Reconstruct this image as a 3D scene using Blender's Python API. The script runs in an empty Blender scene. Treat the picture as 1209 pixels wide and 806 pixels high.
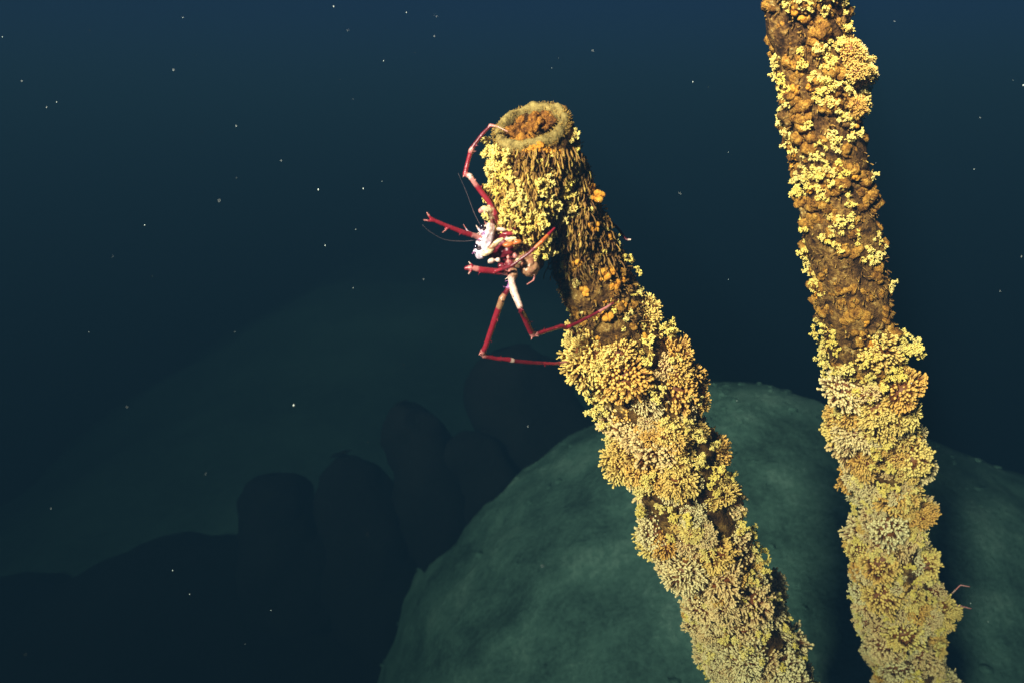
import bpy, bmesh, math, random
from mathutils import Vector, Matrix, Quaternion, noise, kdtree
R = math.radians
SC = bpy.context.scene
COL = SC.collection
random.seed(11)

# ------------------------------------------------------------------ camera
W, H, F = 1209.0, 806.0, 1071.0
PITCH = 12.0
CAMZ = 3.6
cam_d = bpy.data.cameras.new('camera')
cam = bpy.data.objects.new('camera', cam_d); COL.objects.link(cam)
cam.location = (0, 0, CAMZ)
cam.rotation_euler = (R(90 - PITCH), 0, 0)
cam_d.sensor_width = 36.0
cam_d.lens = 36.0 * F / W
cam_d.dof.use_dof = True
cam_d.dof.focus_distance = 1.75
cam_d.dof.aperture_fstop = 4.0
cam_d.clip_start = 0.02
cam_d.clip_end = 300
SC.camera = cam
CM = Matrix.Translation(cam.location) @ cam.rotation_euler.to_matrix().to_4x4()

def P(x, y, d):
    return CM @ Vector(((x - W / 2) / F * d, -(y - H / 2) / F * d, -d))

# ------------------------------------------------------------------ light
SUN_EL, SUN_AZ = 23.0, 30.5          # comes from behind the camera, to its left
world = bpy.data.worlds.new('World'); SC.world = world
world.use_nodes = True
wn = world.node_tree.nodes; wl = world.node_tree.links
for n in list(wn): wn.remove(n)
w_out = wn.new('ShaderNodeOutputWorld'); w_bg = wn.new('ShaderNodeBackground')
w_sky = wn.new('ShaderNodeTexSky'); w_sky.sky_type = 'NISHITA'; w_sky.sun_disc = False
w_sky.sun_elevation = R(SUN_EL); w_sky.sun_rotation = R(180 + SUN_AZ)
w_mix = wn.new('ShaderNodeMix'); w_mix.data_type = 'RGBA'; w_mix.blend_type = 'MULTIPLY'
w_mix.inputs['Factor'].default_value = 1.0
w_mix.inputs[7].default_value = (0.008, 0.020, 0.062, 1)
wl.new(w_sky.outputs['Color'], w_mix.inputs[6]); wl.new(w_mix.outputs[2], w_bg.inputs['Color'])
w_bg.inputs['Strength'].default_value = 0.05
wl.new(w_bg.outputs['Background'], w_out.inputs['Surface'])

sun_d = bpy.data.lights.new('sun', 'SUN'); sun_d.energy = 5.0; sun_d.angle = R(6.0)
sun_d.color = (1.0, 0.92, 0.80)
sun = bpy.data.objects.new('sun', sun_d); COL.objects.link(sun)
L = Vector((math.sin(R(SUN_AZ)) * math.cos(R(SUN_EL)), math.cos(R(SUN_AZ)) * math.cos(R(SUN_EL)), -math.sin(R(SUN_EL))))
sun.rotation_euler = L.to_track_quat('-Z', 'Y').to_euler()
sun.location = (-2, -3, 6)

SC.view_settings.view_transform = 'Standard'
SC.view_settings.look = 'None'
SC.view_settings.exposure = 2.85
SC.view_settings.gamma = 1.0
SC.cycles.use_denoising = True
SC.cycles.volume_bounces = 1
SC.cycles.max_bounces = 6
SC.cycles.diffuse_bounces = 2
SC.cycles.use_adaptive_sampling = False

# ------------------------------------------------------------------ helpers
def tag(o, label=None, cat=None, group=None, kind=None):
    if label: o['label'] = label
    if cat: o['category'] = cat
    if group: o['group'] = group
    if kind: o['kind'] = kind
    return o

def empty(name, loc):
    o = bpy.data.objects.new(name, None); COL.objects.link(o); o.location = loc
    o.empty_display_size = 0.05
    return o

def put(name, me, parent=None, mw=None):
    o = bpy.data.objects.new(name, me); COL.objects.link(o)
    m = mw if mw is not None else Matrix.Identity(4)
    if parent is not None:
        o.parent = parent
        m = Matrix.Translation(-parent.location) @ m
    o.matrix_local = m
    return o

class MB:
    """collects vertices, faces and one scalar / colour per vertex"""
    def __init__(s): s.v = []; s.f = []; s.c = []
    def tube(s, pts, rads, cols, sides=6, cap=True, flat=1.0):
        base = len(s.v); n = len(pts)
        t = (pts[1] - pts[0]).normalized()
        u = t.orthogonal().normalized()
        for i in range(n):
            if i < n - 1 and i > 0: tt = (pts[i + 1] - pts[i - 1]).normalized()
            elif i == 0: tt = t
            else: tt = (pts[i] - pts[i - 1]).normalized()
            u = (u - tt * u.dot(tt)).normalized(); w = tt.cross(u)
            for k in range(sides):
                a = 2 * math.pi * k / sides
                s.v.append(pts[i] + (u * math.cos(a) + w * (math.sin(a) * flat)) * rads[i]); s.c.append(cols[i])
        for i in range(n - 1):
            for k in range(sides):
                a = base + i * sides + k; b = base + i * sides + (k + 1) % sides
                s.f.append((a, b, b + sides, a + sides))
        if cap:
            s.v.append(pts[-1] + (pts[-1] - pts[-2]).normalized() * rads[-1] * 0.5); s.c.append(cols[-1])
            e = len(s.v) - 1; st = base + (n - 1) * sides
            for k in range(sides): s.f.append((st + k, st + (k + 1) % sides, e))
            s.f.append(tuple(base + k for k in reversed(range(sides))))
    def ball(s, c, rx, ry, rz, col, rot=None, seg=12, rings=8, lump=0.0, seed=0.0, freq=1.0):
        base = len(s.v); rot = rot or Matrix.Identity(3)
        for i in range(rings + 1):
            th = math.pi * i / rings
            for k in range(seg):
                ph = 2 * math.pi * k / seg
                d = Vector((math.sin(th) * math.cos(ph), math.sin(th) * math.sin(ph), math.cos(th)))
                m = 1.0 + (lump * noise.noise(d * freq + Vector((seed, seed * 1.7, 3.1))) if lump else 0)
                s.v.append(c + rot @ Vector((d.x * rx * m, d.y * ry * m, d.z * rz * m))); s.c.append(col)
        for i in range(rings):
            for k in range(seg):
                a = base + i * seg + k; b = base + i * seg + (k + 1) % seg
                s.f.append((a, a + seg, b + seg, b))
    def mesh(s, name, mat, smooth=True):
        me = bpy.data.meshes.new(name); me.from_pydata([tuple(v) for v in s.v], [], s.f)
        if s.c and not isinstance(s.c[0], (int, float)):
            at = me.color_attributes.new('tint', 'FLOAT_COLOR', 'POINT')
            at.data.foreach_set('color', [x for c in s.c for x in (c[0], c[1], c[2], 1.0)])
        elif s.c:
            at = me.attributes.new('tip', 'FLOAT', 'POINT'); at.data.foreach_set('value', s.c)
        bm = bmesh.new(); bm.from_mesh(me)
        bmesh.ops.remove_doubles(bm, verts=bm.verts, dist=1e-6)
        bmesh.ops.recalc_face_normals(bm, faces=bm.faces); bm.to_mesh(me); bm.free()
        if smooth: me.polygons.foreach_set('use_smooth', [True] * len(me.polygons))
        me.materials.append(mat); me.update()
        return me

def spline(pts, t):
    """Catmull-Rom through pts, t in 0..len-1"""
    n = len(pts) - 1
    i = max(0, min(int(t), n - 1)); f = t - i
    p1, p2 = pts[i], pts[i + 1]
    p0 = pts[i - 1] if i > 0 else p1 * 2 - p2
    p3 = pts[i + 2] if i + 2 <= n else p2 * 2 - p1
    return 0.5 * ((2 * p1) + (p2 - p0) * f + (2 * p0 - 5 * p1 + 4 * p2 - p3) * f * f + (3 * p1 - p0 - 3 * p2 + p3) * f ** 3)

def lerp_table(tab, x):
    if x <= tab[0][0]: return tab[0][1]
    for (a, va), (b, vb) in zip(tab, tab[1:]):
        if x <= b: return va + (vb - va) * (x - a) / (b - a)
    return tab[-1][1]

# ------------------------------------------------------------------ materials
def nodes(name, rough=0.8, spec=0.2):
    m = bpy.data.materials.new(name); m.use_nodes = True
    nt = m.node_tree; b = nt.nodes['Principled BSDF']
    b.inputs['Roughness'].default_value = rough
    b.inputs['Specular IOR Level'].default_value = spec
    return m, nt, b

def N(nt, t, **kw):
    n = nt.nodes.new(t)
    for k, v in kw.items():
        if k in n.inputs: n.inputs[k].default_value = v
        else: setattr(n, k, v)
    return n

def ramp(nt, src, stops):
    r = nt.nodes.new('ShaderNodeValToRGB'); e = r.color_ramp.elements
    while len(e) > 1: e.remove(e[-1])
    e[0].position = stops[0][0]; e[0].color = (*stops[0][1], 1)
    for p, c in stops[1:]:
        x = e.new(p); x.color = (*c, 1)
    nt.links.new(src, r.inputs['Fac']); return r

def mixc(nt, a, b, fac, mode='MIX'):
    m = nt.nodes.new('ShaderNodeMix'); m.data_type = 'RGBA'; m.blend_type = mode
    for sock, v in ((m.inputs[6], a), (m.inputs[7], b)):
        if isinstance(v, tuple): sock.default_value = (*v, 1)
        else: nt.links.new(v, sock)
    if isinstance(fac, float): m.inputs['Factor'].default_value = fac
    else: nt.links.new(fac, m.inputs['Factor'])
    return m.outputs[2]

def geo_noise(nt, scale, detail=4.0, rough=0.6):
    g = nt.nodes.new('ShaderNodeNewGeometry')
    n = N(nt, 'ShaderNodeTexNoise', Scale=scale, Detail=detail, Roughness=rough)
    nt.links.new(g.outputs['Position'], n.inputs['Vector']); return n

def bump(nt, b, src, strength, dist):
    u = N(nt, 'ShaderNodeBump', Strength=strength, Distance=dist)
    nt.links.new(src, u.inputs['Height']); nt.links.new(u.outputs['Normal'], b.inputs['Normal'])

def coral_material(name, tip_a, tip_b, base_a, base_b):
    m, nt, b = nodes(name, 0.55, 0.3)
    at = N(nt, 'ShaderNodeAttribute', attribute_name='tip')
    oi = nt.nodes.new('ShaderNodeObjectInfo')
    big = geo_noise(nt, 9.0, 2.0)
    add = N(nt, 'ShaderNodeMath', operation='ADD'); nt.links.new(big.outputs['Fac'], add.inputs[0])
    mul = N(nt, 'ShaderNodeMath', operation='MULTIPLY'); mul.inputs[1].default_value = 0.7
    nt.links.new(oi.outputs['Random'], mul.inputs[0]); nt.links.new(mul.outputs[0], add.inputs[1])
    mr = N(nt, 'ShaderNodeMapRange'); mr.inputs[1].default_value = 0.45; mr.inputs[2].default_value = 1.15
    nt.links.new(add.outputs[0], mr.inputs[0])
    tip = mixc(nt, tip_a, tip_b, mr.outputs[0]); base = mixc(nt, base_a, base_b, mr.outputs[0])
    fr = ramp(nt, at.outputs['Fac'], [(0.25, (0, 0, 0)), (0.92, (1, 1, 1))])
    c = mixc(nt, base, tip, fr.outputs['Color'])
    fine = geo_noise(nt, 260.0, 3.0)
    c2 = mixc(nt, c, ramp(nt, fine.outputs['Fac'], [(0.3, (0.55, 0.5, 0.42)), (0.65, (1, 1, 1))]).outputs['Color'], 0.55, 'MULTIPLY')
    nt.links.new(c2, b.inputs['Base Color'])
    bump(nt, b, fine.outputs['Fac'], 0.5, 0.002)
    return m

M_CORAL = coral_material('coral', (0.94, 0.74, 0.35), (0.90, 0.58, 0.23), (0.20, 0.066, 0.012), (0.20, 0.05, 0.010))  # brown bases, deepened to paint in the shade between polyps
M_GOLD = coral_material('golden_coral', (0.94, 0.68, 0.19), (0.88, 0.45, 0.09), (0.22, 0.07, 0.01), (0.18, 0.045, 0.008))  # base colours carry the same painted shade of the gaps
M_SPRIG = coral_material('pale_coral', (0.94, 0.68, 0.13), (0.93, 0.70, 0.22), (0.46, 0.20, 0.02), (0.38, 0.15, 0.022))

def crust_material(name, stops, nscale=38.0, bs=0.9, bd=0.012):
    m, nt, b = nodes(name, 0.85, 0.15)
    n1 = geo_noise(nt, nscale, 6.0, 0.65); n2 = geo_noise(nt, nscale * 5, 4.0, 0.6)
    mx = N(nt, 'ShaderNodeMath', operation='MULTIPLY_ADD'); mx.inputs[1].default_value = 0.45
    nt.links.new(n2.outputs['Fac'], mx.inputs[0]); nt.links.new(n1.outputs['Fac'], mx.inputs[2])
    c = ramp(nt, mx.outputs[0], stops)
    nt.links.new(c.outputs['Color'], b.inputs['Base Color'])
    bump(nt, b, mx.outputs[0], bs, bd)
    return m

M_CRUST = crust_material('brown_crust', [(0.58, (0.025, 0.010, 0.003)), (0.72, (0.12, 0.05, 0.012)), (0.84, (0.30, 0.15, 0.032)), (0.98, (0.60, 0.40, 0.14))])
M_NODULE = crust_material('ochre_crust', [(0.54, (0.06, 0.020, 0.004)), (0.69, (0.28, 0.11, 0.016)), (0.82, (0.54, 0.25, 0.035)), (0.97, (0.70, 0.44, 0.11))], 60.0)
M_SPONGE = crust_material('orange_sponge', [(0.45, (0.30, 0.09, 0.01)), (0.68, (0.56, 0.21, 0.02)), (0.92, (0.74, 0.36, 0.045))], 70.0, 0.7, 0.006)
M_RUST = crust_material('rust', [(0.56, (0.05, 0.016, 0.004)), (0.70, (0.22, 0.075, 0.012)), (0.84, (0.46, 0.18, 0.022)), (0.98, (0.66, 0.32, 0.05))], 55.0)
M_RIM = crust_material('olive_rim', [(0.54, (0.07, 0.042, 0.012)), (0.70, (0.22, 0.145, 0.042)), (0.94, (0.42, 0.29, 0.09))], 80.0, 0.8, 0.005)

def strand_material():
    m, nt, b = nodes('strand', 0.6, 0.25)
    at = N(nt, 'ShaderNodeAttribute', attribute_name='tip')
    c = ramp(nt, at.outputs['Fac'], [(0.0, (0.12, 0.045, 0.01)), (0.45, (0.36, 0.18, 0.03)), (1.0, (0.80, 0.56, 0.13))])
    nt.links.new(c.outputs['Color'], b.inputs['Base Color']); return m
M_STRAND = strand_material()

def rock_material(name, stops, scale, bs, bd):
    m, nt, b = nodes(name, 0.95, 0.1)
    n1 = geo_noise(nt, scale, 8.0, 0.62); n2 = geo_noise(nt, scale * 14, 5.0, 0.7)
    mx = N(nt, 'ShaderNodeMath', operation='MULTIPLY_ADD'); mx.inputs[1].default_value = 0.5
    nt.links.new(n2.outputs['Fac'], mx.inputs[0]); nt.links.new(n1.outputs['Fac'], mx.inputs[2])
    c = ramp(nt, mx.outputs[0], stops); nt.links.new(c.outputs['Color'], b.inputs['Base Color'])
    bump(nt, b, mx.outputs[0], bs, bd); return m
M_MOUND = rock_material('silt', [(0.56, (0.06, 0.105, 0.085)), (0.69, (0.11, 0.19, 0.152)), (0.80, (0.155, 0.26, 0.205)), (0.95, (0.29, 0.41, 0.33))], 3.0, 0.7, 0.04)
M_DARK = rock_material('dark_rock', [(0.5, (0.006, 0.006, 0.006)), (0.95, (0.016, 0.016, 0.016))], 3.0, 0.8, 0.06)
M_SLOPE = rock_material('pale_backing', [(0.5, (0.06, 0.108, 0.096)), (0.95, (0.135, 0.225, 0.20))], 0.9, 0.6, 0.06)  # pale tone of the added ground that brightens the view behind the rocks
M_BED = rock_material('seabed', [(0.5, (0.02, 0.022, 0.02)), (0.95, (0.05, 0.05, 0.045))], 0.8, 0.6, 0.08)

def tint_material(name, rough, spec):
    m, nt, b = nodes(name, rough, spec)
    at = N(nt, 'ShaderNodeAttribute', attribute_name='tint')
    n = geo_noise(nt, 420.0, 3.0)
    c = mixc(nt, at.outputs['Color'], ramp(nt, n.outputs['Fac'], [(0.3, (0.55, 0.5, 0.5)), (0.6, (1, 1, 1))]).outputs['Color'], 0.5, 'MULTIPLY')
    nt.links.new(c, b.inputs['Base Color']); bump(nt, b, n.outputs['Fac'], 0.25, 0.001)
    return m
M_SHELL = tint_material('shell', 0.35, 0.5)
M_EYE, _nt, _b = nodes('eye', 0.08, 0.8); _b.inputs['Base Color'].default_value = (0.012, 0.008, 0.02, 1)
M_SNOW, _nt, _b = nodes('marine_snow', 0.9, 0.1); _b.inputs['Base Color'].default_value = (0.5, 0.5, 0.47, 1)

# ------------------------------------------------------------------ the setting
def grid_sheet(name, x0, x1, y0, y1, nx, ny, fz, mat):
    b = MB()
    for j in range(ny + 1):
        for i in range(nx + 1):
            x = x0 + (x1 - x0) * i / nx; y = y0 + (y1 - y0) * j / ny
            b.v.append(Vector((x, y, fz(x, y)))); b.c.append(0.0)
    for j in range(ny):
        for i in range(nx):
            a = j * (nx + 1) + i; b.f.append((a, a + 1, a + nx + 2, a + nx + 1))
    o = put(name, b.mesh(name, mat)); return tag(o, kind='structure')

def bed_z(x, y):
    return 0.35 * noise.fractal(Vector((x * 0.25, y * 0.25, 0.3)), 1.0, 2.0, 4)
grid_sheet('seabed', -29, 29, -3.5, 48, 116, 103, bed_z, M_BED)

# pale rising ground, added to brighten the background behind the dark rocks
def sm(a, b, x):
    t = max(0.0, min(1.0, (x - a) / (b - a))); return t * t * (3 - 2 * t)
def slope_z(x, y):
    m = sm(-8, -1.4, x) * (1 - sm(0.4, 6.0, x)) * sm(3.6, 6.4, y)
    return -0.9 + m * (1.9 + 0.92 * sm(6.0, 11, y)) + 0.12 * noise.fractal(Vector((x * .6, y * .6, 4.0)), 1.0, 2.0, 4)
grid_sheet('added_slope', -13.5, 8.5, 3.5, 22, 120, 110, slope_z, M_SLOPE)

# the pale silt-covered mound behind the pipes
def mound():
    D = 4.7; s = D / F
    top = P(858, 462, D)
    prof = [(0, 0), (10, 60), (45, 130), (95, 210), (150, 290), (230, 370), (290, 405), (356, 430), (620, 480), (980, 560)]
    nr, ns = 170, 330; b = MB()
    for i in range(nr + 1):
        q = i / nr; drop = 980 * q ** 1.7
        # table from drop (px) to radius (px)
        r = lerp_table(prof, drop)
        if drop < 10: r = 60 * math.sqrt(drop / 10.0)
        for k in range(ns):
            a = 2 * math.pi * k / ns
            sc = 1.0 + 0.42 * max(0, math.cos(a)) + 0.05 * math.sin(3 * a + 0.7)
            p = Vector((math.cos(a) * r * sc * s, math.sin(a) * r * 1.05 * s, -drop * s * 1.0))
            p.z += 0.03 * p.x
            w = p + top
            d = 0.035 * noise.fractal(w * 1.3, 1.0, 2.0, 3) + 0.009 * noise.fractal(w * 7.0, 0.7, 2.0, 5) - 0.05 * max(0, noise.noise(w * 3.1) - .25)
            nrm = Vector((math.cos(a), math.sin(a), 1.0)).normalized()
            b.v.append(w + nrm * d); b.c.append(0.0)
    for i in range(nr):
        for k in range(ns):
            a = i * ns + k; c = i * ns + (k + 1) % ns
            b.f.append((a, c, c + ns, a + ns))
    o = put('mound', b.mesh('mound', M_MOUND)); tag(o, kind='structure'); return o
mound_o = mound()
# small rubble and shell grit lying on the mound
random.seed(90); b = MB(); mv = mound_o.data.vertices
for i in range(700):
    v = mv[random.randrange(len(mv))]
    if v.normal.z < .15 or v.co.y > 5.2: continue
    r = random.choice((.005, .006, .008, .010, .014, .020)) * random.uniform(.7, 1.2)
    b.ball(v.co + v.normal * r * .1, r * random.uniform(.8, 1.5), r, r * .6, 0.0, None, 7, 5, .7, i * 1.3, 1.6)
b.c = []
tag(put('rubble', b.mesh('rubble', M_MOUND)), 'small loose stones scattered over the pale mound', 'rubble', kind='stuff')

# dark ridge and the row of rounded pinnacles standing on it
def ridge_z(x, y):
    yr = 5.6 + 0.10 * (x + 1.5)
    crest = lerp_table([(-12, 0.9), (-5, 1.15), (-3.2, 1.35), (-2.4, 1.6), (-1.8, 1.6), (-1, 1.6), (0, 1.8), (1.2, 1.6), (3.2, 1.0), (9, 0.4)], x)
    d = abs(y - yr)
    return crest * max(0.0, 1 - (d / 2.1) ** 1.5) - 0.6 + 0.17 * noise.fractal(Vector((x, y, 1.0)) * 1.3, 1.0, 2.0, 5)
rg = grid_sheet('ridge', -12, 9, 3.0, 8.6, 150, 60, ridge_z, M_DARK)

def pinnacle(head, foot, D, wid, label, seed):
    a = P(head[0], head[1], D); f = P(foot[0], foot[1], D + 0.15)
    ax = (f - a); n = 26; ns = 32
    root = empty('rock_pinnacle', f)
    b = MB(); t = ax.normalized(); u = Vector((1, 0, 0)); u = (u - t * u.dot(t)).normalized(); w = t.cross(u)
    for i in range(n + 1):
        q = (i / n) ** 1.6
        hf = wid * 1.25 / ax.length
        r = wid * (math.sqrt(max(0.0, 1 - (1 - min(1, q / hf)) ** 2)) + 0.5 * max(0, q - hf))
        for k in range(ns):
            ph = 2 * math.pi * k / ns
            d = u * math.cos(ph) + w * math.sin(ph)
            p = a + ax * q + d * r
            p += d * (0.10 * noise.fractal(p * 2.6 + Vector((seed * 7, 0, 0)), 0.9, 2.0, 5))
            b.v.append(p - f); b.c.append(0.0)
    for i in range(n):
        for k in range(ns):
            x = i * ns + k; y = i * ns + (k + 1) % ns
            b.f.append((x, y, y + ns, x + ns))
    put('rock', b.mesh('rock', M_DARK), root, Matrix.Translation(f))
    return tag(root, label, 'rock', 'dark rounded rocks behind the mound')
pinnacle((322, 560), (350, 720), 5.5, 0.235, 'leftmost and faintest of the dark rounded rocks behind the pale mound', 1.0)
pinnacle((402, 535), (470, 740), 5.35, 0.25, 'dark rounded rock, second from the left in the dim row behind the mound', 2.0)
pinnacle((474, 474), (560, 700), 5.2, 0.20, 'narrow dark rounded rock in the middle of the dim row behind the mound', 3.0)
pinnacle((548, 508), (610, 700), 5.15, 0.17, 'low dark rock between the narrow middle rock and the broad tall one', 4.0)
pinnacle((592, 412), (690, 700), 5.4, 0.33, 'broad tall dark rock just left of the main coral pipe, rightmost of the dim row', 5.0)

# the sea water
haze_b = bmesh.new(); bmesh.ops.create_cube(haze_b, size=1.0)
haze_me = bpy.data.meshes.new('haze'); haze_b.to_mesh(haze_me); haze_b.free()
hz = put('haze', haze_me, None, Matrix.Translation((0, 22.5, 1.475)) @ Matrix.Diagonal((60, 53, 5.95, 1)))
tag(hz, 'dim blue green sea water filling the whole scene', 'water', kind='stuff')
hm = bpy.data.materials.new('haze'); hm.use_nodes = True; ht = hm.node_tree
for n in list(ht.nodes): ht.nodes.remove(n)
h_out = ht.nodes.new('ShaderNodeOutputMaterial'); h_v = ht.nodes.new('ShaderNodeVolumePrincipled')
h_v.inputs['Color'].default_value = (0.0038, 0.0108, 0.0205, 1)
h_v.inputs['Absorption Color'].default_value = (0.155, 0.215, 0.20, 1)
h_v.inputs['Density'].default_value = 0.57
h_v.inputs['Anisotropy'].default_value = 0.0
ht.links.new(h_v.outputs['Volume'], h_out.inputs['Volume']); haze_me.materials.append(hm)

# ------------------------------------------------------------------ coral meshes
def rnd_dir(up=0.15):
    while True:
        d = Vector((random.uniform(-1, 1), random.uniform(-1, 1), random.uniform(-0.15, 1)))
        if 0.1 < d.length < 1: return d.normalized()

def clump_mesh(seed, Rd, n, pl, pr, bead=False):
    """rounded colony of stubby upright polyps, base at the origin, growing along +Z"""
    random.seed(seed); b = MB(); ga = math.pi * (3 - math.sqrt(5))
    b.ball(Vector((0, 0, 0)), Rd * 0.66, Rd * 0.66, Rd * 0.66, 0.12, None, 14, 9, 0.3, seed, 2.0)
    for i in range(n):
        z = 1 - (i + 0.5) / n * 1.18; a = i * ga + random.uniform(-0.25, 0.25)
        rr = math.sqrt(max(0, 1 - z * z))
        d = (Vector((rr * math.cos(a), rr * math.sin(a), z)) + Vector((random.uniform(-.2, .2), random.uniform(-.2, .2), random.uniform(-.2, .2)))).normalized()
        env = 1.0 + 0.55 * noise.noise(d * 2.6 + Vector((seed * 3.3, 0, 0))) + random.uniform(-0.10, 0.10)
        side = d.orthogonal(); side.rotate(Quaternion(d, random.uniform(0, 6.28)))
        end = d * Rd * env; st = d * Rd * (env - pl / Rd * 1.1)
        mid = st.lerp(end, 0.55) + side * random.uniform(-.35, .35) * pr * 2
        r = pr * random.uniform(0.75, 1.25)
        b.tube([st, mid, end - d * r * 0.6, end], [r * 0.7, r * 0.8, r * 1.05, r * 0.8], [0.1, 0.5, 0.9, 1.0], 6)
        if bead:
            b.tube([end - d * r, end - d * r * .3, end + d * r * .5], [r * 1.0, r * 1.45, r * 1.1], [.8, 1.0, 1.0], 6)
        for s in range(random.choice((0, 1)) if bead else random.choice((1, 2, 2, 3))):
            sd = side.copy(); sd.rotate(Quaternion(d, random.uniform(0, 6.28)))
            e2 = mid + (d * 0.75 + sd * 0.9).normalized() * pl * random.uniform(0.4, 0.7)
            b.tube([mid, mid.lerp(e2, 0.7), e2], [r * 0.5, r * 0.72, r * 0.6], [0.4, 0.85, 1.0], 5)
    return b

def sprig_mesh(seed, size, nb, pr):
    """open branching colony with knobbly tips"""
    random.seed(seed); b = MB()
    def grow(p, d, ln, r, lev):
        side = d.orthogonal(); side.rotate(Quaternion(d, random.uniform(0, 6.28)))
        q = p + d * ln + side * ln * random.uniform(-.2, .2)
        c0 = 0.35 + 0.15 * lev
        b.tube([p, p.lerp(q, .5) + side * ln * .06, q], [r, r * .85, r * 1.1], [c0, c0 + .15, c0 + .3], 6)
        # buds along the branch
        for k in range(2):
            sd = side.copy(); sd.rotate(Quaternion(d, random.uniform(0, 6.28)))
            m = p.lerp(q, random.uniform(.35, .9)); e = m + (sd + d * .5).normalized() * r * 3.4
            b.tube([m, m.lerp(e, .6), e], [r * .7, r * .8, r * 1.0], [.6, .9, 1.0], 6)
        if lev < 3:
            for k in range(random.choice((2, 2, 3))):
                sd = side.copy(); sd.rotate(Quaternion(d, random.uniform(0, 6.28)))
                grow(q, (d + sd * random.uniform(.5, 1.0)).normalized(), ln * random.uniform(.65, .9), r * .9, lev + 1)
        else:
            b.tube([q, q + d * r * 1.6], [r * 1.25, r * 1.1], [1, 1], 6)
    for i in range(nb):
        d = rnd_dir(); grow(Vector((0, 0, 0)), d, size * .34, pr, 0)
    return b

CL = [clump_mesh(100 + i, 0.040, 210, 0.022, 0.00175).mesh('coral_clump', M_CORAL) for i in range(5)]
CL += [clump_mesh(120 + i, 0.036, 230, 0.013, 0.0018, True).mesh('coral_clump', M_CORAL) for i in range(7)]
CG = []
for m in CL:
    g = m.copy(); g.materials.clear(); g.materials.append(M_GOLD); CG.append(g)
SP = [sprig_mesh(300 + i, 0.036, 3, 0.0019).mesh('coral_sprig', M_SPRIG) for i in range(7)]

def lump_mesh(seed, mat, name, seg=18, rings=12, lump=0.55, freq=2.2):
    b = MB(); b.ball(Vector((0, 0, 0)), 1, 1, 1, 0.0, None, seg, rings, lump, seed, freq); b.c = []
    return b.mesh(name, mat)
def cluster_mesh(seed, mat, name):
    random.seed(seed); b = MB()
    for i in range(9):
        d = rnd_dir(); r = random.uniform(.28, .5)
        b.ball(d * random.uniform(.35, .7), r, r, r * random.uniform(.7, 1.2), 0.0, None, 10, 7, .4, seed + i, 2.0)
    b.c = []; return b.mesh(name, mat)
NOD = [cluster_mesh(500 + i, M_NODULE, 'crust_nodule') for i in range(6)]
NOB = [cluster_mesh(540 + i, M_CRUST, 'crust_nodule') for i in range(4)]
SPO = [cluster_mesh(560 + i, M_SPONGE, 'orange_sponge') for i in range(5)]
RUS = [cluster_mesh(580 + i, M_RUST, 'rust_lump') for i in range(4)]

# ------------------------------------------------------------------ pipes
class Pipe:
    def __init__(s, ctrl, rad):
        s.pts = [P(*c) for c in ctrl]; s.ys = [c[1] for c in ctrl]; s.rad = rad
        n = 160; s.n = n; tm = len(ctrl) - 1
        s.c = [spline(s.pts, tm * i / n) for i in range(n + 1)]
        s.y = []
        for i in range(n + 1):
            t = tm * i / n; k = min(int(t), tm - 1); s.y.append(s.ys[k] + (s.ys[k + 1] - s.ys[k]) * (t - k))
        s.fr = []
        for i in range(n + 1):
            a = s.c[max(0, i - 1)]; b = s.c[min(n, i + 1)]; t = (b - a).normalized()
            f = (cam.location - s.c[i]); f = (f - t * f.dot(t)).normalized()   # faces the viewer: angle 0
            s.fr.append((t, f, f.cross(t).normalized()))                        # third: screen side
        # make the third axis point to the right of the frame
        cx = CM.to_3x3() @ Vector((1, 0, 0))
        s.fr = [(t, f, w if w.dot(cx) > 0 else -w) for t, f, w in s.fr]
    def idx(s, y):
        for i in range(s.n):
            if s.y[i + 1] >= y: return i
        return s.n
    def at(s, y, ang, extra=0.0):
        """point and outward normal; ang in degrees, 0 = facing the viewer, + = right"""
        i = s.idx(y); t, f, w = s.fr[i]; a = R(ang)
        nrm = (f * math.cos(a) + w * math.sin(a)).normalized()
        j = min(i + 1, s.n); dy = s.y[j] - s.y[i]
        c = s.c[i].lerp(s.c[j], (y - s.y[i]) / dy) if dy > 0 else s.c[i]
        return c + nrm * (lerp_table(s.rad, y) + extra), nrm, t
    def wall(s, name, parent, mat, seed, ns=72, lump=0.012):
        b = MB()
        for i in range(s.n + 1):
            t, f, w = s.fr[i]; r = lerp_table(s.rad, s.y[i])
            for k in range(ns):
                a = 2 * math.pi * k / ns; d = f * math.cos(a) + w * math.sin(a)
                p = s.c[i] + d * r
                q = p * 16 + Vector((seed, 0, 0))
                p = p + d * lump * (noise.fractal(q, 0.9, 2.0, 4) + 0.35 * noise.noise(p * 90))
                b.v.append(p - parent.location); b.c.append(0.0)
        for i in range(s.n):
            for k in range(ns):
                a = i * ns + k; c = i * ns + (k + 1) % ns
                b.f.append((a, c, c + ns, a + ns))
        b.c = []
        return put(name, b.mesh(name, mat), parent, Matrix.Translation(parent.location))

def place(name, me, parent, p, nrm, scale, tilt=0.0, up=0.0):
    d = nrm.copy()
    if up: d = (d + Vector((0, 0, up))).normalized()
    if tilt:
        d = (d + Vector((random.uniform(-tilt, tilt), random.uniform(-tilt, tilt), random.uniform(-tilt, tilt)))).normalized()
    q = Vector((0, 0, 1)).rotation_difference(d) @ Quaternion((0, 0, 1), random.uniform(0, 6.28))
    if isinstance(scale, (int, float)): scale = (scale,) * 3
    m = Matrix.Translation(p) @ q.to_matrix().to_4x4() @ Matrix.Diagonal((*scale, 1))
    return put(name, me, parent, m)

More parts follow.
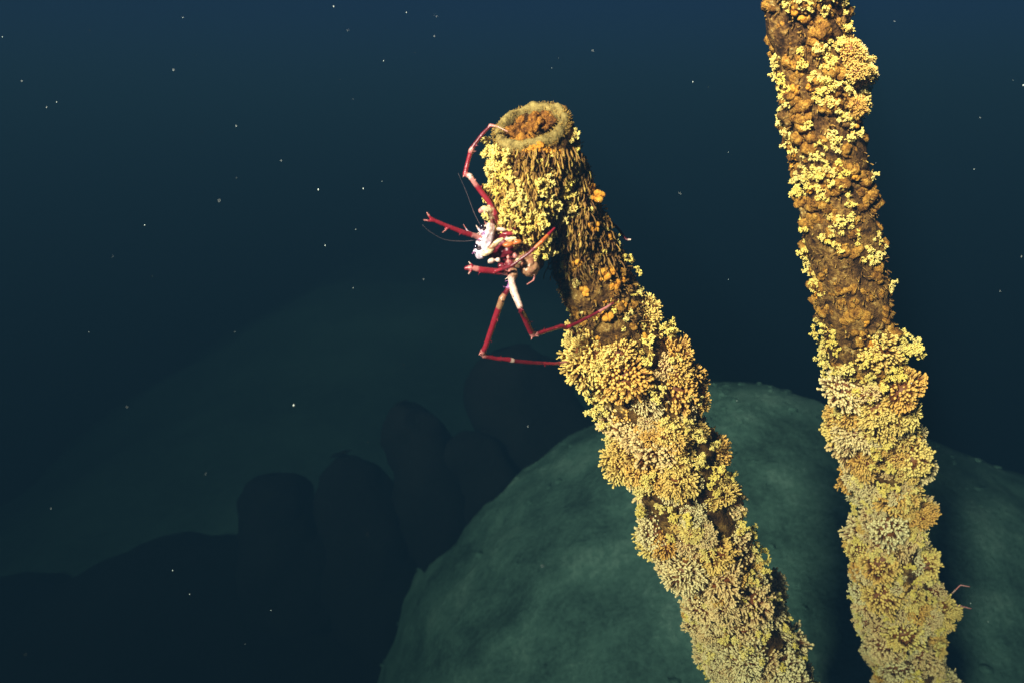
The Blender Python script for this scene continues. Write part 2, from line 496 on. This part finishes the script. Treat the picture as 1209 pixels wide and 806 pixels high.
def cover(pipe, root, y0, y1, n, meshes, name, srange, extra, seed, dens=None, angs=(-180, 180), mind=0.03, front=0.62, tilt=0.25, up=0.1):
    """poisson-like scatter of pieces over a stretch of pipe"""
    random.seed(seed); done = []; tries = 0
    while len(done) < n and tries < n * 40:
        tries += 1
        y = random.uniform(y0, y1)
        ang = random.uniform(*angs) if random.random() > front else random.uniform(max(-105, angs[0]), min(105, angs[1]))
        if dens and random.random() > dens(y, ang): continue
        p, nr, t = pipe.at(y, ang, extra)
        if name == 'coral_clump':
            p = p + nr * 0.044 * noise.noise(p * 13)
            gold = random.random() < max(.15, min(.85, .85 - (y - 420) / 480))
            meshes = CG if gold else CL
        s = random.uniform(*srange)
        if any((p - q).length < mind * 0.5 * (s + z) for q, z in done): continue
        done.append((p, s))
        sc = s if name == 'coral_sprig' else (s * random.uniform(.75, 1.25), s * random.uniform(.75, 1.25), s * random.uniform(.8, 1.15)) if name == 'coral_clump' else (s * random.uniform(.8, 1.2), s * random.uniform(.8, 1.2), s * random.uniform(.7, 1.0))
        place(name, random.choice(meshes), root, p, nr, sc, tilt, up)
    return len(done)

# ---- main pipe with the open end
RIM_C = P(628, 152, 1.45)
ctrl1 = [(628, 152, 1.45), (654, 215, 1.535), (692, 305, 1.63), (731, 395, 1.72), (770, 485, 1.81), (812, 590, 1.92), (858, 705, 2.09), (902, 810, 2.27), (975, 980, 2.60), (1060, 1180, 3.0)]
p1 = Pipe(ctrl1, [(150, .058), (210, .057), (290, .057), (340, .062), (390, .068), (480, .080), (590, .084), (705, .080), (810, .090), (1200, .09)])
root1 = empty('coral_pipe', p1.c[-1])
tag(root1, 'leaning coral-crusted pipe with an open round end, red lobster clinging to it', 'pipe', 'coral-crusted pipes')
p1.wall('pipe_wall', root1, M_CRUST, 3.0)

# rim: thick ring, slightly uneven
t0, f0, w0 = p1.fr[0]
cr = CM.to_3x3()
axis = (cr @ Vector((-0.26, 0.70, 0.66))).normalized()
ru = axis.cross(cr @ Vector((0, 0, 1))).normalized(); rv = axis.cross(ru)
def ring(R0, r, seg, cs, squash=1.0, nz=0.0, seed=0.0, off=0.0):
    b = MB()
    for i in range(seg):
        a = 2 * math.pi * i / seg; d = ru * math.cos(a) + rv * math.sin(a)
        for k in range(cs):
            c = 2 * math.pi * k / cs
            p = d * (R0 + r * math.cos(c)) + axis * (r * squash * math.sin(c) + off)
            m = nz * noise.fractal((p + RIM_C) * 45 + Vector((seed, 0, 0)), 1.0, 2.0, 3)
            p += (d * math.cos(c) + axis * math.sin(c)) * m
            b.v.append(p + RIM_C - root1.location)
    for i in range(seg):
        for k in range(cs):
            a = i * cs + k; e = i * cs + (k + 1) % cs; c = ((i + 1) % seg) * cs + k; d = ((i + 1) % seg) * cs + (k + 1) % cs
            b.f.append((a, e, d, c))
    return b
rim = put('rim', ring(0.0545, 0.0082, 120, 16, 1.5, 0.0050).mesh('rim', M_RIM), root1, Matrix.Translation(root1.location))
# bristles on the rim
random.seed(5); b = MB()
for i in range(700):
    a = random.uniform(0, 6.283); c = random.uniform(-0.5, 2.6)
    d = ru * math.cos(a) + rv * math.sin(a); o = d * math.cos(c) + axis * math.sin(c)
    p = RIM_C + d * 0.0545 + o * 0.0085 - root1.location
    e = p + (o + Vector((random.uniform(-.6, .6), random.uniform(-.6, .6), random.uniform(-.6, .6)))).normalized() * random.uniform(.002, .007)
    b.tube([p, e], [0.0006, 0.0003], [0.35, 0.6], 3)
tag(put('bristles', b.mesh('bristles', M_STRAND), rim), kind='stuff')
# dark inner wall and the rusty filling of the mouth
b = MB(); seg = 48
for i in range(6):
    for k in range(seg):
        a = 2 * math.pi * k / seg; r = 0.0475 - 0.002 * i
        b.v.append(RIM_C + (ru * math.cos(a) + rv * math.sin(a)) * r - axis * (0.012 * i - .004) - root1.location)
for i in range(5):
    for k in range(seg):
        a = i * seg + k; c = i * seg + (k + 1) % seg; b.f.append((a, c, c + seg, a + seg))
b.f.append(tuple(5 * seg + k for k in range(seg)))
put('inner_wall', b.mesh('inner_wall', M_CRUST), root1, Matrix.Translation(root1.location))
random.seed(21)
for i in range(40):
    a = random.uniform(0, 6.28); r = 0.036 * math.sqrt(random.random())
    off = ru * math.cos(a) + rv * math.sin(a)
    if r > .018 and off.dot(cr @ Vector((.75, -.66, 0))) > .45: continue
    q = RIM_C + (ru * math.cos(a) + rv * math.sin(a)) * r + axis * (random.uniform(-.012, .004) + (.008 if r < .02 else 0))
    place('rust_lump', random.choice(RUS), root1, q, axis, (random.uniform(.008, .016), random.uniform(.008, .016), random.uniform(.01, .02)), 0.5)
# sponge lip over the near side of the rim
# bulging growth that hangs from the left of the rim
b = MB(); core_pts = [P(628, 180, 1.46), P(622, 215, 1.48), P(620, 250, 1.50), P(624, 285, 1.53), P(634, 312, 1.56)]
cb = MB(); cb.tube(core_pts, [.046, .050, .046, .036, .014], [0.] * 5, 24)
for v in cb.v:
    v += (v - P(622, 245, 1.5)).normalized() * 0.010 * noise.fractal(v * 40, 1, 2, 3)
cb.v = [v - root1.location for v in cb.v]; cb.c = []
hang = put('hanging_crust', cb.mesh('hanging_crust', M_CRUST), root1, Matrix.Translation(root1.location))
# finds the front of the growth under a picture point
from mathutils.bvhtree import BVHTree
_v, _f = [], []
for o in root1.children:
    if o.name.split('.')[0] in ('pipe_wall', 'hanging_crust', 'rim'):
        k = len(_v); _v += [v.co + root1.location for v in o.data.vertices]; _f += [tuple(i + k for i in p.vertices) for p in o.data.polygons]
BV = BVHTree.FromPolygons(_v, _f)
def front(x, y, miss=1.5):
    dr = (P(x, y, 1.0) - cam.location).normalized()
    h = BV.ray_cast(cam.location, dr)
    if h[0] is None: return P(x, y, miss), -dr
    return h[0], h[1] if h[1].dot(dr) < 0 else -h[1]

# vertical strands under the rim
random.seed(8); b = MB()
for i in range(1500):
    if i < 1050:
        x = random.uniform(583, 690); y = random.uniform(174, 285)
    else:
        x = random.uniform(648, 730); y = random.uniform(205, 320)
        if random.random() < .35: continue
    q, nr = front(x, y, 0.0)
    if (q - cam.location).length < .1: continue
    q = q + nr * random.uniform(-.001, .008)
    ln = random.uniform(.007, .026); g = (Vector((random.uniform(-.35, .35), random.uniform(-.2, .2), -1)) + nr * random.uniform(0, .5)).normalized()
    pts = []; w = Vector((random.uniform(-1, 1), random.uniform(-1, 1), 0)) * .0016
    for k in range(5):
        pts.append(q + g * ln * k / 4 + nr * .003 * math.sin(k * .8) + w * math.sin(k * 1.7 + i) - root1.location)
    r = random.uniform(.0008, .0016); cv = random.uniform(.0, .5) * (1.0 if i < 1050 else .45)
    if random.random() < (.2 if i < 1050 else .06): cv += .35
    b.tube(pts, [r, r * 1.2, r * .9, r * 1.35, r * .8], [cv * .8, cv, cv, min(1, cv + .1), min(1, cv + .2)], 4)
tag(put('strands', b.mesh('strands', M_STRAND), hang), kind='stuff')

# sponge lip over the near side of the rim
random.seed(12)
for i in range(20):
    x = 588 + 72 * i / 19; y = 181 + 3 * math.sin(i * .4) - (x - 620) * .06
    p, nr = front(x, y + random.uniform(-3, 3)); sz = random.uniform(.006, .0105) * (1.15 if 8 < i < 15 else .8)
    place('orange_sponge', random.choice(SPO), root1, p - nr * sz * .15, nr, (sz, sz, sz * .6), .3)

# yellow sprigs of the upper left tuft
random.seed(31)
tuft = []
for i in range(330):
    x = random.uniform(576, 672); y = random.uniform(170, 304)
    if y < 222 and x > 602 and random.random() < .93: continue
    if y < 240 and x > 620 and random.random() < .5: continue
    if x > 645 and y > 262: continue
    if x < 600 and y > 285: continue
    if any(abs(x - u) + abs(y - v) < 7 for u, v in tuft): continue
    tuft.append((x, y))
for x, y in tuft:
    p, nr = front(x, y, 1.45 + 0.0006 * (y - 170))
    nrm = (nr + cr @ Vector(((x - 622) / 70.0, 0.1, .6))).normalized()
    place('coral_sprig', random.choice(SP), root1, p + nr * random.uniform(.004, .014), nrm, random.uniform(.34, .66), .4)
for x, y in ((578, 180), (580, 195), (676, 160), (679, 176), (672, 184), (690, 230), (695, 246), (684, 250), (748, 310), (751, 322), (655, 185), (640, 190)):
    p, nr = front(x, y, -(CM.inverted() @ p1.c[p1.idx(y)]).z)
    place('coral_sprig', random.choice(SP), root1, p, (nr + cr @ Vector((-.5 if x < 620 else .6, .2, .5))).normalized(), random.uniform(.35, .5), .3)

# brown stretch with sponges
cover(p1, root1, 195, 400, 120, NOB + NOD[:3], 'crust_nodule', (.008, .017), -.005, 41, None, (-180, 180), 0.9, .75, .5)
cover(p1, root1, 225, 400, 16, SPO, 'orange_sponge', (.004, .009), .001, 42, None, (-40, 110), 1.5, .8, .3)
cover(p1, root1, 250, 405, 70, SP, 'coral_sprig', (.22, .48), -.001, 43, lambda y, a: .9 if a < -30 or y > 340 else .3, (-120, 120), .03, .9, .4)
for x, y, s in ((700, 268, .013), (716, 280, .012), (708, 285, .010), (725, 335, .011), (690, 345, .010), (735, 360, .010), (680, 372, .009), (668, 240, .008), (696, 222, .011), (682, 309, .010), (712, 325, .014), (716, 372, .012), (700, 300, .009), (714, 262, .013), (722, 318, .010), (706, 232, .012)):
    p, nr = front(x, y)
    place('orange_sponge', random.choice(SPO), root1, p, nr, (s * 1.15, s * 1.15, s), .3)
cover(p1, root1, 330, 400, 60, NOB + NOD, 'crust_nodule', (.007, .014), -.002, 46, None, (-120, 120), .8, .85, .5)
# thick coral below
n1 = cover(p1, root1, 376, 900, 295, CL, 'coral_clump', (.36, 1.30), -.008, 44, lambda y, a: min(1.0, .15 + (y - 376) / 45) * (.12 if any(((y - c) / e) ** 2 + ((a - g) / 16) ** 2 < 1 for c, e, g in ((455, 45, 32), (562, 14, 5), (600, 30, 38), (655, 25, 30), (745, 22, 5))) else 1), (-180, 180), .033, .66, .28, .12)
cover(p1, root1, 385, 830, 90, SP, 'coral_sprig', (.5, 1.0), .018, 45, None, (-130, 130), .05, .7, .4)

# ---- second pipe
ctrl2 = [(928, -170, 1.40), (951, 0, 1.55), (966, 100, 1.63), (980, 200, 1.71), (999, 300, 1.79), (1014, 400, 1.86), (1030, 480, 1.98), (1045, 560, 2.12), (1048, 640, 2.27), (1060, 720, 2.44), (1078, 810, 2.64), (1105, 980, 3.05), (1135, 1180, 3.5)]
p2 = Pipe(ctrl2, [(-170, .060), (0, .060), (200, .064), (380, .068), (440, .058), (520, .054), (600, .057), (650, .068), (715, .086), (770, .076), (1200, .09)])
root2 = empty('coral_pipe', p2.c[-1])
tag(root2, 'right-hand coral-crusted pipe running off the top of the picture, browner and lumpier above', 'pipe', 'coral-crusted pipes')
p2.wall('pipe_wall', root2, M_CRUST, 9.0)
cover(p2, root2, -160, 440, 290, NOD + NOD + NOB[:2], 'crust_nodule', (.008, .028), -.004, 51, None, (-180, 180), .85, .75, .5)
cover(p2, root2, -160, 400, 34, SPO, 'orange_sponge', (.006, .013), .001, 52, None, (-100, 60), 1.5, .8, .3)
def patch(y, a):
    for yc, ac, ry, ra in ((75, 35, 55, 45), (95, 70, 45, 40), (105, -75, 60, 25), (190, -15, 28, 45), (215, -60, 40, 25), (20, 80, 30, 25), (130, 10, 35, 40), (-60, 20, 60, 60), (300, -70, 30, 30), (290, 55, 20, 25), (255, 0, 18, 40), (390, -70, 30, 30), (410, 10, 25, 60)):
        if ((y - yc) / ry) ** 2 + ((a - ac) / ra) ** 2 < 1: return 1.0
    return .025
cover(p2, root2, -160, 430, 185, SP, 'coral_sprig', (.34, .62), .005, 53, patch, (-130, 130), .016, .9, .35)
cover(p2, root2, 60, 128, 9, CL, 'coral_clump', (.4, .62), .002, 54, None, (45, 105), .036, 0, .2)
cover(p2, root2, 395, 900, 290, CL, 'coral_clump', (.36, 1.3), -.006, 55, lambda y, a: min(1.0, .06 + max(0, y - 410) / 75), (-180, 180), .033, .66, .28, .1)
cover(p2, root2, 380, 830, 90, SP, 'coral_sprig', (.45, .9), .014, 56, None, (-130, 130), .05, .7, .4)
# open pale branch standing out on the right
random.seed(61)
for x, y, s in ((1058, 415, 1.0), (1070, 405, 1.0), (1076, 420, 1.1), (1062, 430, 1.1), (1080, 408, .8), (1066, 398, .7), (1056, 440, .9)):
    place('coral_sprig', random.choice(SP), root2, P(x, y, 1.83), (cr @ Vector((.6, .25, .5))).normalized(), s * .85, .5)

# short bushy hydroids between the larger growths
def fuzz(pipe, root, y0, y1, n, seed, bright):
    random.seed(seed); b = MB()
    for i in range(n):
        p, nr, t = pipe.at(random.uniform(y0, y1), random.uniform(-180, 180), random.uniform(-.004, .004))
        if noise.noise(p * 40 + Vector((seed, 0, 0))) < -.15: continue
        g = (nr * random.uniform(.4, 1.2) + Vector((random.uniform(-.5, .5), random.uniform(-.5, .5), random.uniform(-1.1, .2)))).normalized()
        ln = random.uniform(.004, .012); r = random.uniform(.0007, .0014); cv = random.uniform(.0, bright)
        if random.random() < .1: cv += .35
        side = g.orthogonal() * r * random.uniform(-2, 2)
        q = p - root.location
        b.tube([q, q + g * ln * .5 + side, q + g * ln], [r, r, r * 1.2], [cv * .6, cv, cv + .05], 4)
    tag(put('hydroid_fuzz', b.mesh('hydroid_fuzz', M_STRAND), root, Matrix.Translation(root.location)), kind='stuff')
fuzz(p1, root1, 185, 430, 2400, 71, .3)
fuzz(p2, root2, -165, 470, 3000, 72, .42)

# ------------------------------------------------------------------ squat lobster
RED = (0.30, 0.014, 0.026); DRED = (0.15, 0.007, 0.014); PINK = (0.62, 0.22, 0.19); WHITE = (0.78, 0.52, 0.42)
CREAM = (0.85, 0.66, 0.36); ORANGE = (0.62, 0.16, 0.03); LILAC = (0.82, 0.64, 0.74); PURP = (0.34, 0.14, 0.36); BROWN = (0.42, 0.20, 0.10)

def densify(pts, rads, cols, k=6):
    op, orr, oc = [], [], []; n = len(pts) - 1
    for i in range(n):
        for j in range(k):
            f = j / k
            op.append(pts[i].lerp(pts[i + 1], f)); orr.append(rads[i] + (rads[i + 1] - rads[i]) * f)
            oc.append(cols[i] if f < .5 else cols[i + 1])
    op.append(pts[-1]); orr.append(rads[-1]); oc.append(cols[-1])
    return op, orr, oc

def limb(b, spec, sides=10):
    """spec rows: x, y, depth, radius in mm, colour"""
    pts = [P(x, y, d) for x, y, d, r, c in spec]
    p, r, c = densify(pts, [s[3] / 1000 for s in spec], [s[4] for s in spec])
    r = [x * .86 * (1 + .09 * noise.noise(q * 160)) for x, q in zip(r, p)]
    b.tube(p, r, c, sides)
    for i in range(3, len(p) - 3, 5):
        if r[i] > .0026 and sides > 6:
            t = (p[i + 1] - p[i - 1]).normalized(); n = t.orthogonal(); n.rotate(Quaternion(t, (i * 2.4) % 6.28))
            b.tube([p[i] + n * r[i] * .6, p[i] + (n + t * .5) * (r[i] + .0022)], [.0012, .0007], [c[i], c[i]], 5)
    b.ball(pts[0], r[0], r[0], r[0], c[0])

def solid(b, origin, name, mat, voxel):
    """fuses the pieces into one continuous skin and carries their colours over"""
    src = bpy.data.meshes.new(name); src.from_pydata([tuple(v - origin) for v in b.v], [], b.f)
    o = bpy.data.objects.new(name, src); COL.objects.link(o)
    md = o.modifiers.new('r', 'REMESH'); md.mode = 'VOXEL'; md.voxel_size = voxel
    sm = o.modifiers.new('s', 'SMOOTH'); sm.iterations = 2; sm.factor = 0.5
    dg = bpy.context.evaluated_depsgraph_get()
    me = bpy.data.meshes.new_from_object(o.evaluated_get(dg))
    bpy.data.objects.remove(o); bpy.data.meshes.remove(src)
    kd = kdtree.KDTree(len(b.v))
    for i, v in enumerate(b.v): kd.insert(v - origin, i)
    kd.balance()
    at = me.color_attributes.new('tint', 'FLOAT_COLOR', 'POINT'); cols = []
    for v in me.vertices:
        hits = kd.find_n(v.co, 3); c = [0, 0, 0]; ws = 0
        for co, i, ds in hits:
            w = 1 / (ds + 1e-4); ws += w
            for q in range(3): c[q] += b.c[i][q] * w
        q = v.co * 1; k = noise.fractal(q * 130, 1.0, 2.0, 3); k = max(0.0, min(.75, (k - .05) * 1.6))
        st = max(0.0, noise.noise(q * 420)) * .5
        c = [c[i] / ws * (1 - k) + (c[i] / ws * .45 + (.16, .02, .03)[i]) * k for i in range(3)]
        cols += [c[0] * (1 - st * .5), c[1] * (1 - st), c[2] * (1 - st), 1.0]
    at.data.foreach_set('color', cols)
    me.polygons.foreach_set('use_smooth', [True] * len(me.polygons))
    me.materials.clear(); me.materials.append(mat); me.name = name
    return me

ORG = P(602, 300, 1.48)
lob = empty('squat_lobster', ORG)
tag(lob, 'long-legged red and white squat lobster clinging to the left of the open-ended pipe', 'squat lobster')
b = MB()
rz = lambda a: cr @ Matrix.Rotation(R(a), 3, 'Z')
# carapace (head to the left), abdomen folded under on the right
b.ball(P(596, 290, 1.492), .038, .026, .026, DRED, rz(8), 24, 14, .25, 2, 3)
b.ball(P(618, 300, 1.505), .028, .024, .026, BROWN, rz(-30), 20, 12, .2, 5, 3)
b.ball(P(625, 316, 1.495), .017, .016, .018, BROWN, rz(-40), 16, 10, .2, 6, 3)
# face: pale, tilted, with knobs
b.ball(P(573, 284, 1.468), .013, .026, .017, (0.86, 0.70, 0.76), rz(-18), 20, 12, .3, 7, 4)
b.ball(P(578, 272, 1.466), .010, .013, .012, WHITE, rz(-10), 14, 9, .3, 8, 4)
b.ball(P(566, 298, 1.462), .009, .011, .010, LILAC, rz(20), 14, 9, .3, 9, 4)
for x, y, d, w, h, a, c in ((577, 297, 1.452, .017, .0050, 33, CREAM), (583, 290, 1.449, .016, .0040, 33, BROWN), (588, 285, 1.447, .015, .0036, 30, CREAM), (600, 289, 1.447, .013, .0048, 8, ORANGE), (611, 286, 1.448, .010, .0042, 12, ORANGE),
                            (603, 282, 1.447, .014, .0034, 6, CREAM), (600, 276, 1.449, .015, .0036, 2, RED), (592, 271, 1.452, .012, .0036, -8, WHITE), (605, 270, 1.455, .010, .0030, -5, DRED),
                            (580, 308, 1.455, .0085, .0045, 12, WHITE), (588, 307, 1.455, .006, .0040, -15, WHITE), (602, 312, 1.462, .012, .008, 0, DRED), (600, 304, 1.456, .004, .004, 0, PINK), (608, 302, 1.455, .0055, .005, 20, PINK), (612, 308, 1.46, .0075, .006, 10, CREAM),
                            (594, 320, 1.465, .008, .007, 0, PINK), (606, 323, 1.462, .010, .009, 0, BROWN), (592, 314, 1.462, .009, .006, 0, DRED), (600, 308, 1.457, .003, .003, 0, PINK)):
    b.ball(P(x, y, d), w * .72, h, h, c, rz(a), 14, 9, .25, x * .1, 3)
# near claw arm stretched to the left, open pincer at its end
limb(b, [(574, 284, 1.46, 5.5, PURP), (562, 279, 1.452, 5.2, PINK), (548, 275, 1.44, 5.0, RED), (528, 267, 1.425, 3.9, RED), (514, 261, 1.415, 3.6, RED)])
limb(b, [(514, 261, 1.415, 3.4, RED), (508, 257, 1.41, 2.6, RED), (504, 251, 1.405, 1.5, PINK)])
limb(b, [(514, 261, 1.415, 3.2, RED), (508, 261, 1.41, 2.2, RED), (500, 260, 1.405, 1.3, PINK)])
limb(b, [(530, 269, 1.425, 1.8, RED), (522, 275, 1.42, 1.0, PINK)], 6)
# spines of the face
for s in ([(560, 277, 1.46, 2.2, PURP), (552, 273, 1.455, 1.5, LILAC), (547, 265, 1.45, .9, PINK)], [(566, 272, 1.462, 2.5, LILAC), (562, 266, 1.458, 1.1, WHITE)], [(563, 296, 1.455, 2.4, LILAC), (557, 300, 1.45, 1.1, PURP)],
          [(571, 276, 1.455, 2.0, PURP), (564, 275, 1.45, .9, WHITE)], [(570, 283, 1.452, 1.8, LILAC), (562, 284, 1.447, .9, PURP)], [(575, 268, 1.46, 2.0, WHITE), (572, 261, 1.455, .9, PINK)],
          [(632, 322, 1.49, 2.6, BROWN), (630, 331, 1.485, 1.8, PINK), (622, 336, 1.48, 1.4, PINK)], [(629, 395, 1.515, 2.4, RED), (627, 401, 1.512, .9, PINK)], [(550, 207, 1.44, 2.0, RED), (546, 209, 1.438, .8, PINK)],
          [(569, 415, 1.545, 2.4, RED), (565, 419, 1.54, .9, PINK)], [(556, 180, 1.433, 2.0, RED), (553, 177, 1.43, .8, PINK)]):
    limb(b, s, 6)
# folded claw arm below: thick segment to the left, thin one back across the pipe
limb(b, [(598, 322, 1.462, 5.0, PINK), (590, 321, 1.452, 6.4, RED), (570, 319, 1.44, 6.2, RED), (556, 316, 1.435, 5.4, PINK), (549, 317, 1.435, 3.4, RED)])
limb(b, [(557, 313, 1.432, 2.2, RED), (553, 309, 1.43, 1.0, WHITE)], 6)
limb(b, [(556, 320, 1.432, 2.2, RED), (553, 324, 1.43, 1.0, WHITE)], 6)
limb(b, [(586, 320, 1.445, 3.6, RED), (604, 314, 1.43, 3.0, DRED), (626, 298, 1.425, 3.0, DRED), (640, 285, 1.425, 4.0, ORANGE), (655, 269, 1.44, 2.0, RED)])
# walking legs
limb(b, [(606, 326, 1.47, 7, BROWN), (602, 338, 1.468, 5.5, PURP), (597, 346, 1.465, 4.8, DRED), (593, 352, 1.463, 6.4, BROWN), (584, 378, 1.495, 6.0, RED), (573, 410, 1.535, 5.6, RED), (569, 417, 1.55, 6.0, PINK), (573, 420, 1.555, 5.0, PINK)])
limb(b, [(573, 420, 1.555, 5.0, RED), (586, 423, 1.57, 4.4, RED), (600, 424, 1.585, 5.0, RED), (604, 425, 1.59, 5.6, WHITE), (608, 426, 1.595, 4.6, DRED), (630, 428, 1.62, 4.3, DRED), (655, 429, 1.65, 3.6, RED), (668, 427, 1.67, 2.4, PINK), (680, 428, 1.70, 1.4, RED)])
limb(b, [(604, 322, 1.465, 8, PINK), (604, 332, 1.46, 6.2, WHITE), (607, 345, 1.455, 7.4, WHITE), (614, 362, 1.45, 6.2, WHITE), (615, 366, 1.45, 5.0, DRED), (618, 372, 1.47, 6.0, RED), (626, 390, 1.505, 5.6, RED), (629, 395, 1.515, 6.2, PINK), (634, 394, 1.52, 5.4, PINK)])
limb(b, [(634, 394, 1.52, 4.8, RED), (650, 389, 1.54, 3.9, RED), (663, 385, 1.56, 4.5, RED), (668, 387, 1.57, 4.9, RED), (680, 382, 1.58, 3.7, DRED), (700, 372, 1.592, 3.3, DRED), (716, 363, 1.602, 3.0, PINK), (728, 355, 1.615, 1.8, DRED), (735, 342, 1.63, 1.2, DRED)])
# upper leg to the rim
limb(b, [(592, 268, 1.49, 6, RED), (584, 252, 1.455, 5.6, RED), (577, 238, 1.45, 5.2, RED), (566, 224, 1.445, 5.0, RED), (558, 213, 1.44, 4.6, PINK), (555, 208, 1.44, 5.2, WHITE), (549, 206, 1.44, 4.4, PINK)])
limb(b, [(549, 206, 1.44, 4.4, RED), (552, 193, 1.438, 4.0, RED), (555, 182, 1.435, 4.4, RED), (556, 178, 1.433, 4.8, PINK), (561, 170, 1.43, 3.8, DRED), (570, 158, 1.425, 3.3, DRED), (577, 151, 1.42, 2.8, DRED), (579, 148, 1.42, 3.0, PINK), (588, 150, 1.415, 2.2, BROWN), (600, 156, 1.41, 1.6, BROWN)])
# pale stub of a hidden leg beside the tuft
limb(b, [(582, 262, 1.48, 5, PINK), (578, 248, 1.45, 6.0, CREAM), (571, 247, 1.445, 6.4, CREAM), (566, 250, 1.443, 4.2, PINK)])
# far arm passing behind the pipe
limb(b, [(612, 292, 1.50, 5, RED), (650, 280, 1.66, 4.5, DRED), (690, 262, 1.70, 4.0, DRED), (718, 260, 1.665, 3.6, DRED), (730, 270, 1.645, 3.2, DRED), (739, 283, 1.635, 2.8, DRED), (745, 283, 1.632, 1.8, WHITE)])
put('body', solid(b, ORG, 'body', M_SHELL, 0.0009), lob, Matrix.Translation(ORG))
for x, y, d in ((562, 291, 1.446), (569, 268, 1.45)):
    e = MB(); e.ball(P(x, y, d) - ORG, .0042, .0042, .0042, 0.0); e.c = []
    put('eye', e.mesh('eye', M_EYE), lob, Matrix.Translation(ORG))
for pts in ([(567, 266, 1.455), (560, 252, 1.44), (551, 228, 1.42), (541, 205, 1.40)], [(560, 284, 1.455), (545, 285, 1.44), (525, 283, 1.42), (508, 274, 1.40), (499, 266, 1.39)]):
    a = MB(); q = [P(*p) for p in pts]; n = 16
    pp = [spline(q, (len(q) - 1) * i / n) - ORG for i in range(n + 1)]
    a.tube(pp, [.0006 - .0004 * i / n for i in range(n + 1)], [(.16, .11, .12)] * (n + 1), 5)
    put('antenna', a.mesh('antenna', M_SHELL), lob, Matrix.Translation(ORG))

# small second one, nearly hidden on the far side of the right-hand pipe
ORG2 = P(1092, 706, 2.46)
lob2 = empty('squat_lobster', ORG2)
tag(lob2, 'small squat lobster behind the right-hand pipe, only two thin pale legs showing', 'squat lobster')
b = MB(); SAL = (0.62, 0.36, 0.26)
b.ball(ORG2, .022, .014, .016, SAL, rz(20), 18, 10)
b.ball(P(1082, 712, 2.48), .013, .011, .013, SAL, rz(20), 14, 8)
limb(b, [(1096, 708, 2.46, 3, SAL), (1116, 706, 2.43, 2.4, SAL), (1124, 700, 2.42, 2.2, SAL), (1134, 690, 2.41, 2.2, PINK), (1145, 692, 2.40, 1.6, PINK)], 8)
limb(b, [(1096, 712, 2.46, 3, SAL), (1114, 712, 2.43, 2.4, SAL), (1124, 713, 2.42, 2.2, PINK), (1135, 715, 2.41, 2.2, PINK), (1147, 718, 2.40, 1.6, PINK)], 8)
put('body', solid(b, ORG2, 'body', M_SHELL, 0.0012), lob2, Matrix.Translation(ORG2))

# ------------------------------------------------------------------ drifting particles
random.seed(77); b = MB()
snow = [(216, 21, 1), (205, 83, 1.3), (67, 121, 1.2), (55, 127, .9), (279, 149, 1), (259, 237, 1), (171, 266, 1.2), (376, 224, 1.3), (429, 223, 1.5), (420, 271, .9), (384, 290, 1), (417, 340, .9), (347, 478, 1.8), (243, 559, 1.1),
        (204, 673, 1.1), (224, 701, 1), (394, 8, 1), (480, 15, .9), (453, 72, .9), (411, 36, .8), (513, 43, .8), (818, 97, 1.2), (1206, 303, 1.2), (1181, 344, .9), (1208, 101, 1.3), (1076, 452, 1), (105, 392, 1), (3, 44, .9), (26, 96, 1.3), (279, 210, .7), (332, 190, .7), (500, 330, .8), (700, 60, .7), (860, 180, .8), (1150, 200, .7), (860, 330, .8), (150, 480, .8), (60, 600, .7), (320, 720, .7)]
for i in range(60):
    d = random.choice((1.0, 1.2, 1.5, 1.8, 2.2, 2.6, 3.0)) * random.uniform(.8, 1.2); x = random.uniform(0, W); y = random.uniform(0, H)
    r = random.uniform(.0002, .0006)
    b.ball(P(x, y, d), r, r * random.uniform(.6, 1.5), r, 0.0, None, 6, 4)
for x, y, s in snow:
    d = random.uniform(1.0, 1.9); r = s * d / F * random.uniform(.35, .8)
    b.ball(P(x, y, d), r, r, r * random.uniform(1, 1.6), 0.0, None, 6, 4)
b.c = []
tag(put('marine_snow', b.mesh('marine_snow', M_SNOW)), 'tiny white particles drifting in the dark water', 'particles', kind='stuff')
